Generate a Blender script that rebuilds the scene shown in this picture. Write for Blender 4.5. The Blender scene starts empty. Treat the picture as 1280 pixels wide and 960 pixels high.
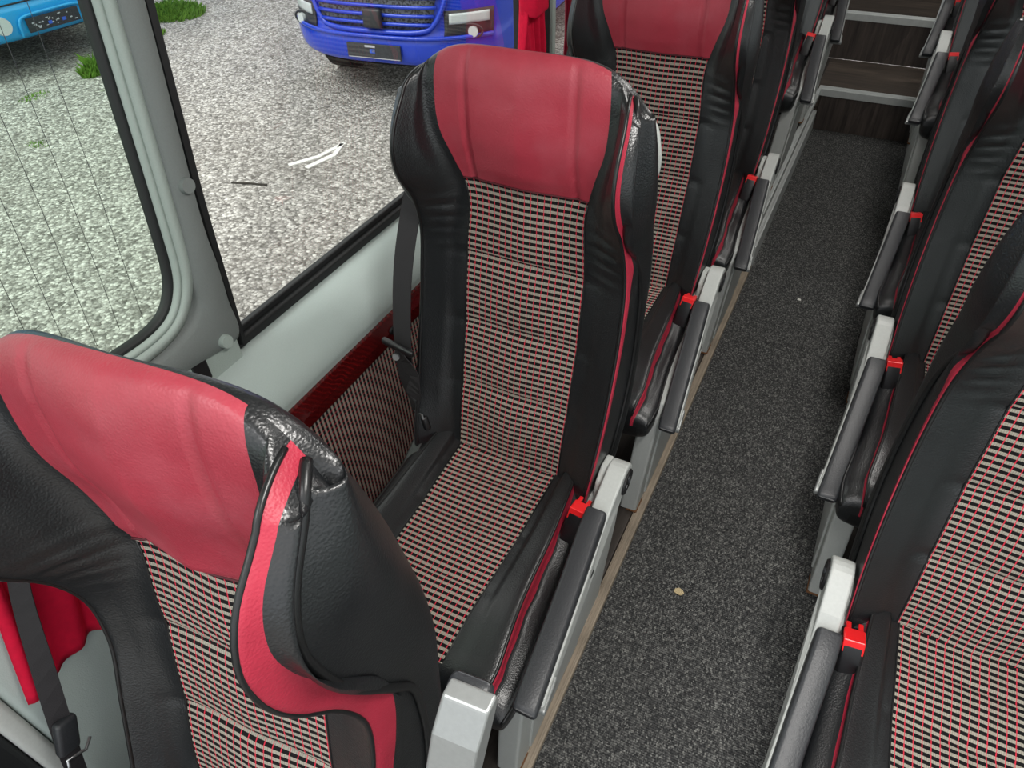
import bpy, bmesh, math, random
import numpy as np
from mathutils import Vector, Matrix
random.seed(4)
C = bpy.context.scene.collection
PI = math.pi

# ------------------------------------------------------------------ materials
def s2l(c):
    return tuple(((v/12.92) if v <= .04045 else ((v+.055)/1.055)**2.4) for v in c)
def rgb(r, g, b): return s2l((r/255, g/255, b/255)) + (1,)

class NT:
    def __init__(s, name):
        s.m = bpy.data.materials.new(name); s.m.use_nodes = True
        s.t = s.m.node_tree; s.t.nodes.clear()
        s.out = s.n('ShaderNodeOutputMaterial')
    def n(s, typ, **kw):
        o = s.t.nodes.new(typ)
        for k, v in kw.items(): setattr(o, k, v)
        return o
    def l(s, a, b): s.t.links.new(a, b)
    def val(s, sock, v):
        if hasattr(v, 'is_output'): s.l(v, sock)
        else: sock.default_value = v
    def math(s, op, a, b=None, c=None):
        o = s.n('ShaderNodeMath', operation=op)
        for i, v in enumerate((a, b, c)):
            if v is not None: s.val(o.inputs[i], v)
        return o.outputs[0]
    def mix(s, f, a, b):
        o = s.n('ShaderNodeMix', data_type='RGBA'); s.val(o.inputs[0], f); s.val(o.inputs[6], a); s.val(o.inputs[7], b)
        return o.outputs[2]
    def coord(s, k='Object'): return s.n('ShaderNodeTexCoord').outputs[k]
    def noise(s, co, scale, detail=3, rough=.5, out='Fac'):
        o = s.n('ShaderNodeTexNoise'); s.l(co, o.inputs['Vector'])
        o.inputs['Scale'].default_value = scale; o.inputs['Detail'].default_value = detail; o.inputs['Roughness'].default_value = rough
        return o.outputs[out]
    def voro(s, co, scale, out='Distance', feature='F1'):
        o = s.n('ShaderNodeTexVoronoi', feature=feature); s.l(co, o.inputs['Vector']); o.inputs['Scale'].default_value = scale
        return o.outputs[out]
    def ramp(s, f, stops):
        o = s.n('ShaderNodeValToRGB'); s.l(f, o.inputs[0]); e = o.color_ramp.elements
        while len(e) < len(stops): e.new(.5)
        for i, (p, c) in enumerate(stops): e[i].position = p; e[i].color = c
        return o.outputs[0]
    def mapping(s, co, scale=(1,1,1), rot=(0,0,0)):
        o = s.n('ShaderNodeMapping'); s.l(co, o.inputs[0]); o.inputs['Scale'].default_value = scale; o.inputs['Rotation'].default_value = rot
        return o.outputs[0]
    def bsdf(s, col, rough=.5, metal=0, spec=.5, bump=None, bs=.3, bd=.002, coat=0, sheen=0):
        o = s.n('ShaderNodeBsdfPrincipled'); s.val(o.inputs['Base Color'], col); s.val(o.inputs['Roughness'], rough)
        o.inputs['Metallic'].default_value = metal; o.inputs['Specular IOR Level'].default_value = spec
        o.inputs['Coat Weight'].default_value = coat; o.inputs['Sheen Weight'].default_value = sheen
        if bump is not None:
            b = s.n('ShaderNodeBump'); b.inputs['Strength'].default_value = bs; b.inputs['Distance'].default_value = bd
            s.l(bump, b.inputs['Height']); s.l(b.outputs[0], o.inputs['Normal'])
        s.l(o.outputs[0], s.out.inputs[0]); return o

def plain(name, col, rough=.5, metal=0, spec=.5, var=.06, scale=60, bs=.15):
    t = NT(name); co = t.coord(); n = t.noise(co, scale, 4)
    d = tuple(max(0, c*(1-var*2)) for c in col[:3]) + (1,)
    t.bsdf(t.mix(n, d, tuple(min(1, c*(1+var)) for c in col[:3])+(1,)), rough, metal, spec, n, bs, .001)
    return t.m
def leather(name, col, rough=.4, grain=.35, wear=None, spec=.5):
    t = NT(name); co = t.coord()
    v = t.voro(co, 420, 'Distance', 'SMOOTH_F1'); n2 = t.noise(co, 22, 5)
    n3 = t.noise(co, 7, 3)
    d = tuple(c*.8 for c in col[:3]) + (1,)
    c = t.mix(n2, d, tuple(c*1.15 for c in col[:3]) + (1,))
    if wear:
        w = t.ramp(t.noise(co, 9, 5, .6), [(.45, (0,0,0,1)), (.75, (1,1,1,1))])
        c = t.mix(t.math('MULTIPLY', w, .35), c, wear)
    h = t.math('ADD', t.math('MULTIPLY', v, .6), t.math('MULTIPLY', n2, .2))
    r = t.math('ADD', rough-.04, t.math('MULTIPLY', n3, .14))
    t.bsdf(c, r, 0, spec, h, grain, .0018)
    return t.m
def woven(name):
    # checked seat cloth: pale dashes between thin red lengthwise threads on black, laid out in UV metres
    t = NT(name); uv = t.n('ShaderNodeUVMap').outputs[0]
    sp = t.n('ShaderNodeSeparateXYZ'); t.l(uv, sp.inputs[0]); u, v = sp.outputs[0], sp.outputs[1]
    px, py = .0126, .0118
    fu = t.math('FRACT', t.math('DIVIDE', u, px)); fv = t.math('FRACT', t.math('DIVIDE', v, py))
    row = t.math('MULTIPLY', t.math('LESS_THAN', fv, .50), t.math('GREATER_THAN', fv, .02))
    gap = t.math('GREATER_THAN', fu, .10)
    fine = t.math('FRACT', t.math('DIVIDE', u, px/4)); thr = t.math('ADD', .72, t.math('MULTIPLY', t.math('GREATER_THAN', fine, .3), .28))
    dash = row
    red = t.math('LESS_THAN', fu, .12)
    co = t.coord(); n = t.noise(co, 900, 2)
    pale = t.mix(n, rgb(104,100,91), rgb(182,177,163))
    c = t.mix(t.math('MULTIPLY', dash, thr), rgb(16,15,16), pale)
    c = t.mix(t.math('MULTIPLY', red, t.math('ADD', .75, t.math('MULTIPLY', t.math('GREATER_THAN', fv, .5), .2))), c, rgb(196,46,66))
    h = t.math('ADD', dash, t.math('MULTIPLY', n, .6))
    t.bsdf(c, .9, 0, .2, h, .5, .0012)
    return t.m
def carpet_mat():
    t = NT('charcoal carpet'); co = t.coord()
    a = t.mapping(co, (1,1,1)); ck = t.voro(t.mapping(co, (330, 200, 200)), 1.0, 'Color'); g = t.n('ShaderNodeSeparateColor'); t.l(ck, g.inputs[0])
    n = t.noise(co, 3, 4, .6); n2 = t.noise(co, 420, 2)
    w = t.n('ShaderNodeTexWave', wave_type='BANDS', bands_direction='Y'); t.l(co, w.inputs[0]); w.inputs['Scale'].default_value = 60; w.inputs['Distortion'].default_value = 2; w.inputs['Detail Scale'].default_value = 3
    c = t.ramp(g.outputs[0], [(0, rgb(50,51,51)), (.5, rgb(88,88,87)), (.86, rgb(128,128,125)), (1, rgb(165,165,160))])
    c = t.mix(t.math('MULTIPLY', n, .45), c, rgb(58,58,60))
    c = t.mix(t.math('MULTIPLY', w.outputs[1], .5), c, rgb(34,35,37))
    h = t.math('ADD', t.math('MULTIPLY', g.outputs[0], .5), t.math('ADD', n2, t.math('MULTIPLY', w.outputs[1], .4)))
    t.bsdf(c, .95, 0, .15, h, .8, .004)
    return t.m
def darkwood(name, a, b, scale=1, rough=.45, along='Y', spec=.4):
    t = NT(name); co = t.coord()
    sc = {'Y': (34, 2.2, 34), 'X': (2.2, 34, 34), 'Z': (34, 34, 2.2)}[along]
    m = t.mapping(co, tuple(v*scale for v in sc)); n = t.noise(m, 1.6, 7, .65)
    pl = t.voro(t.mapping(co, {'Y': (9,.8,1), 'X': (.8,9,9), 'Z': (9,1,.9)}[along]), 1.0, 'Color')
    g = t.n('ShaderNodeSeparateColor'); t.l(pl, g.inputs[0])
    c = t.ramp(n, [(.3, a), (.5, tuple((x+y)/2 for x, y in zip(a, b))), (.72, b)])
    c = t.mix(t.math('MULTIPLY', g.outputs[0], .5), c, a)
    t.bsdf(c, rough, 0, spec, n, .25, .001); return t.m
def redwood():
    t = NT('lacquered red wood'); co = t.coord()
    w = t.n('ShaderNodeTexWave', wave_type='BANDS', bands_direction='DIAGONAL'); t.l(co, w.inputs[0]); w.inputs['Scale'].default_value = 45; w.inputs['Distortion'].default_value = 6; w.inputs['Detail'].default_value = 2; w.inputs['Detail Scale'].default_value = .6
    n = t.noise(co, 7, 4)
    c = t.mix(w.outputs[1], rgb(66,10,12), rgb(112,22,22)); c = t.mix(n, c, rgb(70,10,12))
    t.bsdf(c, .18, 0, .6, None, coat=.6); return t.m
def gravel_mat():
    t = NT('gravel'); co = t.coord()
    v1 = t.n('ShaderNodeTexVoronoi'); t.l(co, v1.inputs['Vector']); v1.inputs['Scale'].default_value = 46
    v2 = t.n('ShaderNodeTexVoronoi'); t.l(co, v2.inputs['Vector']); v2.inputs['Scale'].default_value = 26
    g1 = t.n('ShaderNodeSeparateColor'); t.l(v1.outputs['Color'], g1.inputs[0]); g2 = t.n('ShaderNodeSeparateColor'); t.l(v2.outputs['Color'], g2.inputs[0])
    big = t.noise(co, .9, 4, .6); mid = t.noise(co, 5, 4, .6)
    c = t.ramp(g1.outputs[0], [(0, rgb(96,94,90)), (.35, rgb(152,149,143)), (.7, rgb(202,199,192)), (1, rgb(246,243,236))])
    c2 = t.ramp(g2.outputs[1], [(0, rgb(98,94,90)), (.5, rgb(168,163,158)), (1, rgb(216,212,206))])
    c = t.mix(.3, c, c2)
    edge = t.ramp(v1.outputs['Distance'], [(.35, (0,0,0,1)), (.75, (1,1,1,1))])
    c = t.mix(t.math('MULTIPLY', edge, .45), c, rgb(84,80,75))
    c = t.mix(t.ramp(big, [(.5, (0,0,0,1)), (.75, (.4,.4,.4,1))]), c, rgb(112,104,98))
    c = t.mix(t.ramp(mid, [(.6, (0,0,0,1)), (.72, (.25,.25,.25,1))]), c, rgb(100,96,86))
    h = t.math('SUBTRACT', 1, v1.outputs['Distance'])
    t.bsdf(c, .95, 0, .15, h, .7, .02); return t.m
def glass_mat(name, tint):
    t = NT(name)
    tr = t.n('ShaderNodeBsdfTransparent'); tr.inputs[0].default_value = tint
    gl = t.n('ShaderNodeBsdfGlossy'); gl.inputs['Roughness'].default_value = .02
    fr = t.n('ShaderNodeFresnel'); fr.inputs[0].default_value = 1.35
    mx = t.n('ShaderNodeMixShader'); t.l(t.math('MULTIPLY', fr.outputs[0], .22), mx.inputs[0]); t.l(tr.outputs[0], mx.inputs[1]); t.l(gl.outputs[0], mx.inputs[2])
    t.l(mx.outputs[0], t.out.inputs[0]); return t.m
def emit(name, col, s):
    t = NT(name); e = t.n('ShaderNodeEmission'); e.inputs[0].default_value = col; e.inputs[1].default_value = s; t.l(e.outputs[0], t.out.inputs[0]); return t.m
def mesh_grille(name):
    t = NT(name); co = t.coord(); v = t.voro(co, 55)
    t.bsdf(t.ramp(v, [(.35, rgb(10,11,14)), (.6, rgb(88,92,100))]), .45, 0, .5, v, .5, .004); return t.m

M = dict(
    black=leather('black leather', rgb(22,24,26), .31, .35, None, .65),
    pad=plain('dark grey arm plastic', rgb(46,48,51), .42, 0, .5, .1, 300, .4),
    red=leather('burgundy leather', rgb(160,52,66), .38, .3, rgb(178,96,106), .5),
    ribbon=leather('crimson leather', rgb(164,36,58), .5, .4),
    pipe=plain('crimson piping', rgb(164,34,56), .45), bpipe=plain('black piping', rgb(20,21,22), .35),
    stitch=plain('dark red stitching', rgb(74,14,24), .7),
    fabric=woven('checked seat cloth'),
    shell=plain('pale grey plastic', rgb(186,190,186), .45, 0, .45, .05, 200, .2),
    arm=plain('grey plastic', rgb(172,175,172), .42, 0, .5, .06, 200, .2),
    cap=plain('silver painted plastic', rgb(140,143,142), .35, .35, .5, .06, 200, .2),
    dark=plain('black plastic', rgb(18,18,20), .4), emb=plain('raised black plastic', rgb(44,46,50), .35),
    button=plain('red buckle plastic', rgb(226,32,36), .3, 0, .5, .03), web=plain('black belt webbing', rgb(44,42,44), .75, 0, .3, .2, 900, .5),
    metal=plain('brushed steel', rgb(176,178,180), .3, .9),
    sill=plain('grey green vinyl', rgb(172,184,180), .5, 0, .4, .05, 500, .4),
    pillar=plain('grey pillar plastic', rgb(116,122,120), .6, 0, .3, .06, 400, .5),
    pillarlight=plain('pale pillar plastic', rgb(158,170,164), .55, 0, .35, .05, 400, .4),
    rubber=plain('black rubber', rgb(22,24,25), .6), redwood=redwood(), carpet=carpet_mat(),
    vinyl=darkwood('dark wood vinyl', rgb(38,34,32), rgb(92,84,78)), vinylz=darkwood('dark wood riser', rgb(38,33,31), rgb(88,78,72), along='Z'),
    vinylx=darkwood('dark wood tread', rgb(42,38,35), rgb(104,92,82), along='X'),
    alu=plain('aluminium profile', rgb(196,200,198), .4, .25, .5, .08, 40, .2), trim=plain('scuffed beige sill', rgb(150,138,122), .7, 0, .2, .3, 12, .3),
    rust=plain('rusty grime', rgb(110,78,54), .9, 0, .1, .3, 60, .5),
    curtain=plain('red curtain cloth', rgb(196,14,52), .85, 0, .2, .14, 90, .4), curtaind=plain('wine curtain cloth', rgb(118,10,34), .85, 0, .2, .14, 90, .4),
    ceil=plain('ceiling vinyl', rgb(206,206,200), .8), lamp=emit('fill lamp diffuser', (1,.97,.92,1), 2.0),  # lamp: glowing face of the added interior fill lamps
    gravel=gravel_mat(), grass=plain('grass', rgb(116,160,62), .8, 0, .2, .4, 14, .4), chalk=plain('white ground paint', rgb(235,235,230), .9),
    stick=plain('dark stick', rgb(60,56,50), .9), leaf=plain('dry leaf', rgb(196,178,140), .9, 0, .2, .2, 200, .3),
    vblue=plain('royal blue paint', rgb(26,64,196), .22, 0, .6, .03, 3, .02), lblue=plain('sky blue paint', rgb(42,166,232), .25, 0, .6, .03, 3, .02),
    grille=mesh_grille('dark honeycomb grille'), plate=plain('dark number plate holder', rgb(62,64,68), .5, 0, .4, .35, 60, .3),
    platet=plain('number plate marks', rgb(190,192,200), .5), pblue=plain('blue plate sticker', rgb(60,100,210), .5), lens=plain('clear lamp lens', rgb(206,214,214), .12, 0, .8),
    chrome=plain('chrome', rgb(210,215,220), .12, 1), vglass=plain('dark vehicle glass', rgb(20,26,32), .08, 0, .8), tyre=plain('tyre rubber', rgb(24,24,25), .85),
    glassA=glass_mat('green tinted pane', (.80,.87,.81,1)), glassB=glass_mat('clear pane', (.93,.94,.92,1)),
)

# ------------------------------------------------------------------ mesh helpers
def link(name, me, mat, parent=None, smooth=True, loc=None):
    o = bpy.data.objects.new(name, me); C.objects.link(o)
    if mat is not None and len(me.materials) == 0:
        for x in (mat if isinstance(mat, (list, tuple)) else [mat]): me.materials.append(M[x])
    if parent: o.parent = parent
    if loc: o.location = loc
    if smooth:
        for p in me.polygons: p.use_smooth = True
    return o
def mesh_from(name, V, F, uv=None):
    me = bpy.data.meshes.new(name); me.from_pydata([tuple(map(float, v)) for v in V], [], F); me.update()
    if uv is not None:
        L = me.uv_layers.new(name='UVMap')
        for lp in me.loops: L.data[lp.index].uv = uv[lp.vertex_index]
    return me
def grid_mesh(name, P, UV=None, flip=False, close=False):
    P = np.asarray(P); R_, K = P.shape[:2]; F = []
    for i in range(R_-1):
        for j in range(K-1 if not close else K):
            a, b, c, d = i*K+j, i*K+(j+1) % K, (i+1)*K+(j+1) % K, (i+1)*K+j
            F.append((a, d, c, b) if flip else (a, b, c, d))
    uv = None if UV is None else np.asarray(UV).reshape(-1, 2).tolist()
    return mesh_from(name, P.reshape(-1, 3), F, uv)
def bm_mesh(name, bm):
    me = bpy.data.meshes.new(name); bm.normal_update(); bm.to_mesh(me); bm.free(); return me
def add_box(bm, c, s, rot=None, bev=0):
    r = bmesh.ops.create_cube(bm, size=1)['verts']
    m = Matrix.Translation(c) @ (rot.to_4x4() if rot is not None else Matrix()) @ Matrix.Diagonal((*s, 1))
    bmesh.ops.transform(bm, matrix=m, verts=r)
    if bev:
        e = list({e for v in r for e in v.link_edges}); bmesh.ops.bevel(bm, geom=e, offset=bev, segments=3, profile=.5, affect='EDGES')
def box(name, mat, c, s, parent=None, rot=None, bev=.002, smooth=False):
    bm = bmesh.new(); add_box(bm, c, s, rot, bev); return link(name, bm_mesh(name, bm), mat, parent, smooth)
def prism(name, mat, pts, axis, a, b, parent=None, bev=0, smooth=False, drift=None):
    """polygon pts (2D) extruded along axis between a and b; axis 'x': pts are (y,z)"""
    bm = bmesh.new()
    def mk(p, t):
        d = drift(p) if drift else 0
        return {'x': (t+d, p[0], p[1]), 'y': (p[0], t, p[1]), 'z': (p[0], p[1], t)}[axis]
    A = [bm.verts.new(mk(p, a)) for p in pts]; B = [bm.verts.new(mk(p, b)) for p in pts]
    bm.faces.new(A); bm.faces.new(B[::-1]); n = len(pts)
    for i in range(n): bm.faces.new((A[i], B[i], B[(i+1) % n], A[(i+1) % n]))
    bmesh.ops.recalc_face_normals(bm, faces=bm.faces)
    if bev:
        es = [e for e in bm.edges if e.calc_face_angle(0) > .6]
        bmesh.ops.bevel(bm, geom=es, offset=bev, segments=3, profile=.5, affect='EDGES')
    return link(name, bm_mesh(name, bm), mat, parent, smooth)
def catmull(pts, n):
    pts = np.asarray(pts, float); P = np.vstack([2*pts[0]-pts[1], pts, 2*pts[-1]-pts[-2]]); out = []
    for i in range(1, len(P)-2):
        k = n[i-1] if isinstance(n, (list, tuple)) else n
        for t in np.arange(k)/k:
            out.append(.5*((2*P[i])+(-P[i-1]+P[i+1])*t+(2*P[i-1]-5*P[i]+4*P[i+1]-P[i+2])*t*t+(-P[i-1]+3*P[i]-3*P[i+1]+P[i+2])*t**3))
    out.append(P[-2]); return np.array(out)
def tube(name, mat, pts, r, parent=None, seg=8, flat=None):
    """round tube along points; flat=(w,h,up) gives a strap section"""
    pts = [Vector(map(float, p)) for p in pts]; V = []; F = []; n = len(pts); up0 = None
    for i, p in enumerate(pts):
        t = (pts[min(i+1, n-1)]-pts[max(i-1, 0)]).normalized()
        if up0 is None: up0 = Vector((0,0,1)) if abs(t.z) < .9 else Vector((1,0,0))
        a = (up0 - t*up0.dot(t)).normalized(); b = t.cross(a); up0 = a
        rr = r[i] if isinstance(r, (list, tuple, np.ndarray)) else r
        for k in range(seg):
            an = 2*PI*k/seg; V.append(p+a*math.cos(an)*rr+b*math.sin(an)*rr)
    for i in range(n-1):
        for k in range(seg): F.append((i*seg+k, i*seg+(k+1) % seg, (i+1)*seg+(k+1) % seg, (i+1)*seg+k))
    F.append(tuple(range(seg))[::-1]); F.append(tuple((n-1)*seg+k for k in range(seg)))
    return link(name, mesh_from(name, V, F), mat, parent)
def strap(name, mat, pts, wdir, w, parent=None, th=.0016):
    pts = [Vector(map(float, p)) for p in pts]; V = []; F = []; n = len(pts)
    for i, p in enumerate(pts):
        t = (pts[min(i+1, n-1)]-pts[max(i-1, 0)]).normalized(); wd = Vector(wdir[i] if isinstance(wdir, list) else wdir)
        wd = (wd - t*wd.dot(t)).normalized(); nn = t.cross(wd)
        for a, b in ((-1,-1), (1,-1), (1,1), (-1,1)): V.append(p+wd*a*w/2+nn*b*th/2)
    for i in range(n-1):
        for k in range(4): F.append((i*4+k, i*4+(k+1) % 4, (i+1)*4+(k+1) % 4, (i+1)*4+k))
    F += [(3,2,1,0), tuple((n-1)*4+k for k in range(4))]
    return link(name, mesh_from(name, V, F), mat, parent, False)
def disc(name, mat, c, nrm, r, th=.004, parent=None, sy=1, seg=28):
    bm = bmesh.new(); bmesh.ops.create_cone(bm, cap_ends=True, segments=seg, radius1=r, radius2=r*.9, depth=th)
    q = Vector((0,0,1)).rotation_difference(Vector(nrm)).to_matrix().to_4x4()
    bmesh.ops.transform(bm, matrix=Matrix.Translation(c) @ q @ Matrix.Diagonal((1, sy, 1, 1)), verts=bm.verts)
    return link(name, bm_mesh(name, bm), mat, parent, False)
def empty(name, loc, label=None, cat=None, group=None, kind=None, rz=0):
    o = bpy.data.objects.new(name, None); C.objects.link(o); o.location = loc; o.rotation_euler = (0,0,rz); o.empty_display_size = .05
    tag(o, label, cat, group, kind); return o
def tag(o, label=None, cat=None, group=None, kind=None):
    if label: o['label'] = label
    if cat: o['category'] = cat
    if group: o['group'] = group
    if kind: o['kind'] = kind
    return o
def copy_tree(o, parent=None):
    c = o.copy(); C.objects.link(c)
    if parent: c.parent = parent
    for ch in list(o.children): copy_tree(ch, c)
    return c
def curve(tab, z):
    """smooth interpolation of table [(z, value)...]"""
    zs = np.array([a for a, _ in tab]); vs = np.array([b for _, b in tab]); m = np.gradient(vs, zs)
    z = np.clip(np.asarray(z, float), zs[0], zs[-1]); i = np.clip(np.searchsorted(zs, z)-1, 0, len(zs)-2)
    h = zs[i+1]-zs[i]; t = (z-zs[i])/h
    return (2*t**3-3*t**2+1)*vs[i]+(t**3-2*t**2+t)*h*m[i]+(-2*t**3+3*t**2)*vs[i+1]+(t**3-t**2)*h*m[i+1]

# ------------------------------------------------------------------ the coach seat (origin: floor below the aisle-side buckle, aisle at +x, front at -y)
XC = -.205
SEG = [30, 8, 12, 6, 6, 8, 8, 6]           # samples between the nine section points
IDX = np.concatenate([[0], np.cumsum(SEG)])
def backrest(root, rib=1.0, handle=True):
    zt = 1.19
    zs = list(np.arange(.44, zt, .008)); caps = np.linspace(0, 1, 16)
    rows = [(z, 0) for z in zs] + [(zt, t) for t in caps]
    yc_t = [(.44,.085),(.6,.125),(.75,.163),(.9,.188),(1.0,.196),(1.06,.190),(1.12,.178),(1.19,.180),(1.26,.19)]
    ye_t = [(.44,.03),(.5,.045),(.6,.082),(.7,.115),(.84,.15),(.95,.160),(1.02,.136),(1.06,.108),(1.11,.096),(1.16,.115),(1.19,.138),(1.26,.165)]
    rw_t = [(.44,.014),(.7,.018),(.86,.030),(.98,.040),(1.06,.029),(1.14,.026),(1.19,.018),(1.26,.010)]
    ys_t = [(.44,.15),(.63,.215),(.80,.232),(.90,.222),(.96,.19),(1.01,.148),(1.06,.134),(1.12,.144),(1.19,.168),(1.26,.19)]
    yb_t = [(.44,.205),(.5,.245),(.68,.300),(.88,.312),(1.02,.290),(1.12,.258),(1.19,.228),(1.26,.21)]
    hw_t = [(.44,.195),(.6,.205),(.75,.208),(.9,.205),(1.0,.198),(1.1,.194),(1.19,.189),(1.26,.18)]
    c1_t = [(.44,.115),(.9,.116),(1.03,.112),(1.08,.126),(1.13,.142),(1.19,.146),(1.26,.14)]
    zr = 1.036
    if rib == 1.0:      # the worn nearest seat: longer sagging headrest pad, fuller wing
        zr = .970
        c1_t = [(.44,.115),(.86,.116),(.985,.113),(1.04,.124),(1.12,.142),(1.19,.146),(1.26,.14)]
        rw_t = [(.44,.016),(.7,.020),(.84,.032),(.95,.042),(1.04,.032),(1.12,.019),(1.19,.010),(1.26,.006)]
        ye_t = [(.44,.03),(.5,.045),(.6,.082),(.7,.115),(.80,.146),(.88,.148),(.94,.126),(1.0,.088),(1.06,.068),(1.11,.068),(1.155,.090),(1.19,.128),(1.26,.165)]
        ys_t = [(.44,.15),(.63,.215),(.76,.226),(.84,.214),(.90,.178),(.96,.142),(1.02,.120),(1.08,.112),(1.13,.128),(1.19,.168),(1.26,.19)]
        hw_t = [(a_, b_+(.007 if a_ > .8 else 0)) for a_, b_ in hw_t]
        c1_t = [(.44,.115),(.86,.116),(.965,.113),(1.02,.124),(1.12,.142),(1.19,.146),(1.26,.14)]
    P = []; ZL = []
    for r_, (z, t) in enumerate(rows):
        yc, ye, rw, ys, yb, hw, c1 = (float(curve(T, z+.02*t)) for T in (yc_t, ye_t, rw_t, ys_t, yb_t, hw_t, c1_t))
        rw *= rib; yc0 = yc
        # quilting of the cloth and the pillow of the headrest
        for s in (.62+zr-1.036, .755+zr-1.036, .895+zr-1.036): yc += .007*math.exp(-((z-s)/.006)**2)
        if z < zr-.006: yc -= .006*abs(math.sin(PI*(z-.485-zr+1.036)/.135))
        if z >= zr: yc -= (.012 if zr > 1 else .020)*min(1, (z-zr)/.03)
        win = math.exp(-((z-.965)/.045)**2)
        wr = .0045*math.sin(2*PI*z/.024+.6*math.sin(z*60))*win
        bulge = float(curve([(.44,0),(.9,.0),(.98,.010),(1.05,.020),(1.12,.02),(1.19,.012),(1.26,0)], z))
        pts = [(0, yc-.004), (c1, yc*.4+yc0*.6-.001), (c1+(hw-c1)*.5, yc0*.45+ye*.55+wr), (hw-.003-.011*rib, ye), (hw-.002+.004*math.sin(z*55)*win, ye+rw),
               (hw+.002+bulge*.6, (ye+rw)*.45+ys*.55-.004), (hw-.003, ys), (hw+bulge*.9+.004, ys*.45+yb*.55), (hw-.05, yb), (0, yb+(.018 if z < .9 else max(-.016, .018-.16*(z-.9))))]
        S = catmull(pts, SEG+[10])
        # vertical stitched channels of the headrest
        if z >= zr:
            k = np.exp(-((S[:,0]-.093)/.004)**2)*(np.arange(len(S)) < IDX[1]); S[:,1] += .006*k
        n = len(S); ym = .196+0*S[:,0]
        zz = np.full(n, z, float)
        if t > 0:
            a = t*PI/2; S[:,1] = ym+(S[:,1]-ym)*(math.cos(a)**.8 if t < 1 else 0)
            drop = .052*(np.abs(S[:,0])/.19)**5
            zz = zt+(.066-drop)*math.sin(a); S[:,0] *= 1-.06*(1-math.cos(a))
        P.append(np.column_stack([S[:,0], S[:,1], zz])); ZL.append(z+.07*t)
    P = np.array(P); K = P.shape[1]; idx = np.concatenate([IDX, [K-1]])
    arc = np.concatenate([[0], np.cumsum(np.hypot(np.diff(P[30,:,0]), np.diff(P[30,:,1])))])
    dz = np.concatenate([[0], np.cumsum(np.linalg.norm(np.diff(P[:,0,:], axis=0), axis=1))])
    rh = int(np.searchsorted(zs, zr))
    def side(a, b, r0, r1, s):
        Q = P[r0:r1, idx[a]:idx[b]+1].copy(); Q[...,0] = XC+s*Q[...,0]
        U = np.stack(np.broadcast_arrays(s*arc[None, idx[a]:idx[b]+1], dz[r0:r1, None]), -1); return Q, U
    def both(a, b, r0, r1):
        A, UA = side(a, b, r0, r1, -1); B, UB = side(a, b, r0, r1, 1)
        if a == 0: return np.concatenate([A[:, ::-1], B[:, 1:]], 1), np.concatenate([UA[:, ::-1], UB[:, 1:]], 1)
        return np.concatenate([B, A[:, ::-1][:, 1:]], 1), np.concatenate([UB, UA[:, ::-1][:, 1:]], 1)
    R_ = len(rows)
    Q, U = both(0, 1, 0, rh+1); link('back_cloth', grid_mesh('back_cloth', Q, U), 'fabric', root)
    Q, U = both(0, 1, rh, R_); h = link('headrest', grid_mesh('headrest', Q, U), 'red', root); h['label'] = 'burgundy leather headrest panel'
    ed = Q[0] + [0, -.001, 0]; tube('seam', 'stitch', ed[::2], .0018, h, 6)
    for s in (-1, 1):
        sn = (s > 0)
        Q, U = side(1, 3, 0, R_, s); b = link('side_bolster', grid_mesh('side_bolster', Q, U, not sn), 'black', root)
        tube('piping', 'bpipe' if sn else 'bpipe', Q[::2, -1 if True else 0], .0032, b, 8)
        tube('seam', 'bpipe', Q[:rh:2, 0], .0016, b, 6)
        r0 = 0 if sn else int(np.searchsorted(zs, .93))
        Q, U = side(3, 4, r0, R_, s); rb = link('contrast_trim', grid_mesh('contrast_trim', Q, U, not sn), 'ribbon', root); rb['label'] = 'crimson leather strip along the backrest edge'
        if r0: Q, U = side(3, 4, 0, r0+1, s); link('lower_edge', grid_mesh('lower_edge', Q, U, not sn), 'black', root)
        Q, U = side(4, 6, 0, R_, s); sc = link('side_cover', grid_mesh('side_cover', Q, U, not sn), 'black', root)
        tube('piping', 'bpipe', Q[::2, -1]+[s*.002, 0, 0], .0052, sc, 8)
    Q, U = both(6, 9, 0, R_); bc = link('rear_cover', grid_mesh('rear_cover', Q, U), 'black', root)
    sw, sm_ = (.165, 'shell') if handle else (.14, 'black')
    # pale plastic shell on the back of the backrest
    V = []
    for i, z in enumerate(np.linspace(.62, 1.16, 30)):
        w = sw*math.sqrt(max(.02, 1-abs((z-.9)/.33)**4)); yb = float(curve(yb_t, z)); row = []
        for k in range(21):
            u = -1+2*k/20; row.append((XC+w*u*1.08, yb-.012+.045*(1-u**4)*math.sqrt(max(0, 1-abs((z-.89)/.272)**6)), z))
        V.append(row)
    sh = link('back_shell', grid_mesh('back_shell', V, None, True), sm_, root)
    if handle:
        hp = [(XC+.14, .27, 1.0), (XC+.170, .292, 1.02), (XC+.184, .30, 1.06), (XC+.184, .292, 1.10), (XC+.172, .285, 1.14), (XC+.14, .25, 1.15)]
        hd = tube('grab_handle', 'shell', catmull(hp, 6), .011, root, 10); hd['label'] = 'pale grey grab handle'
    return P

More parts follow.
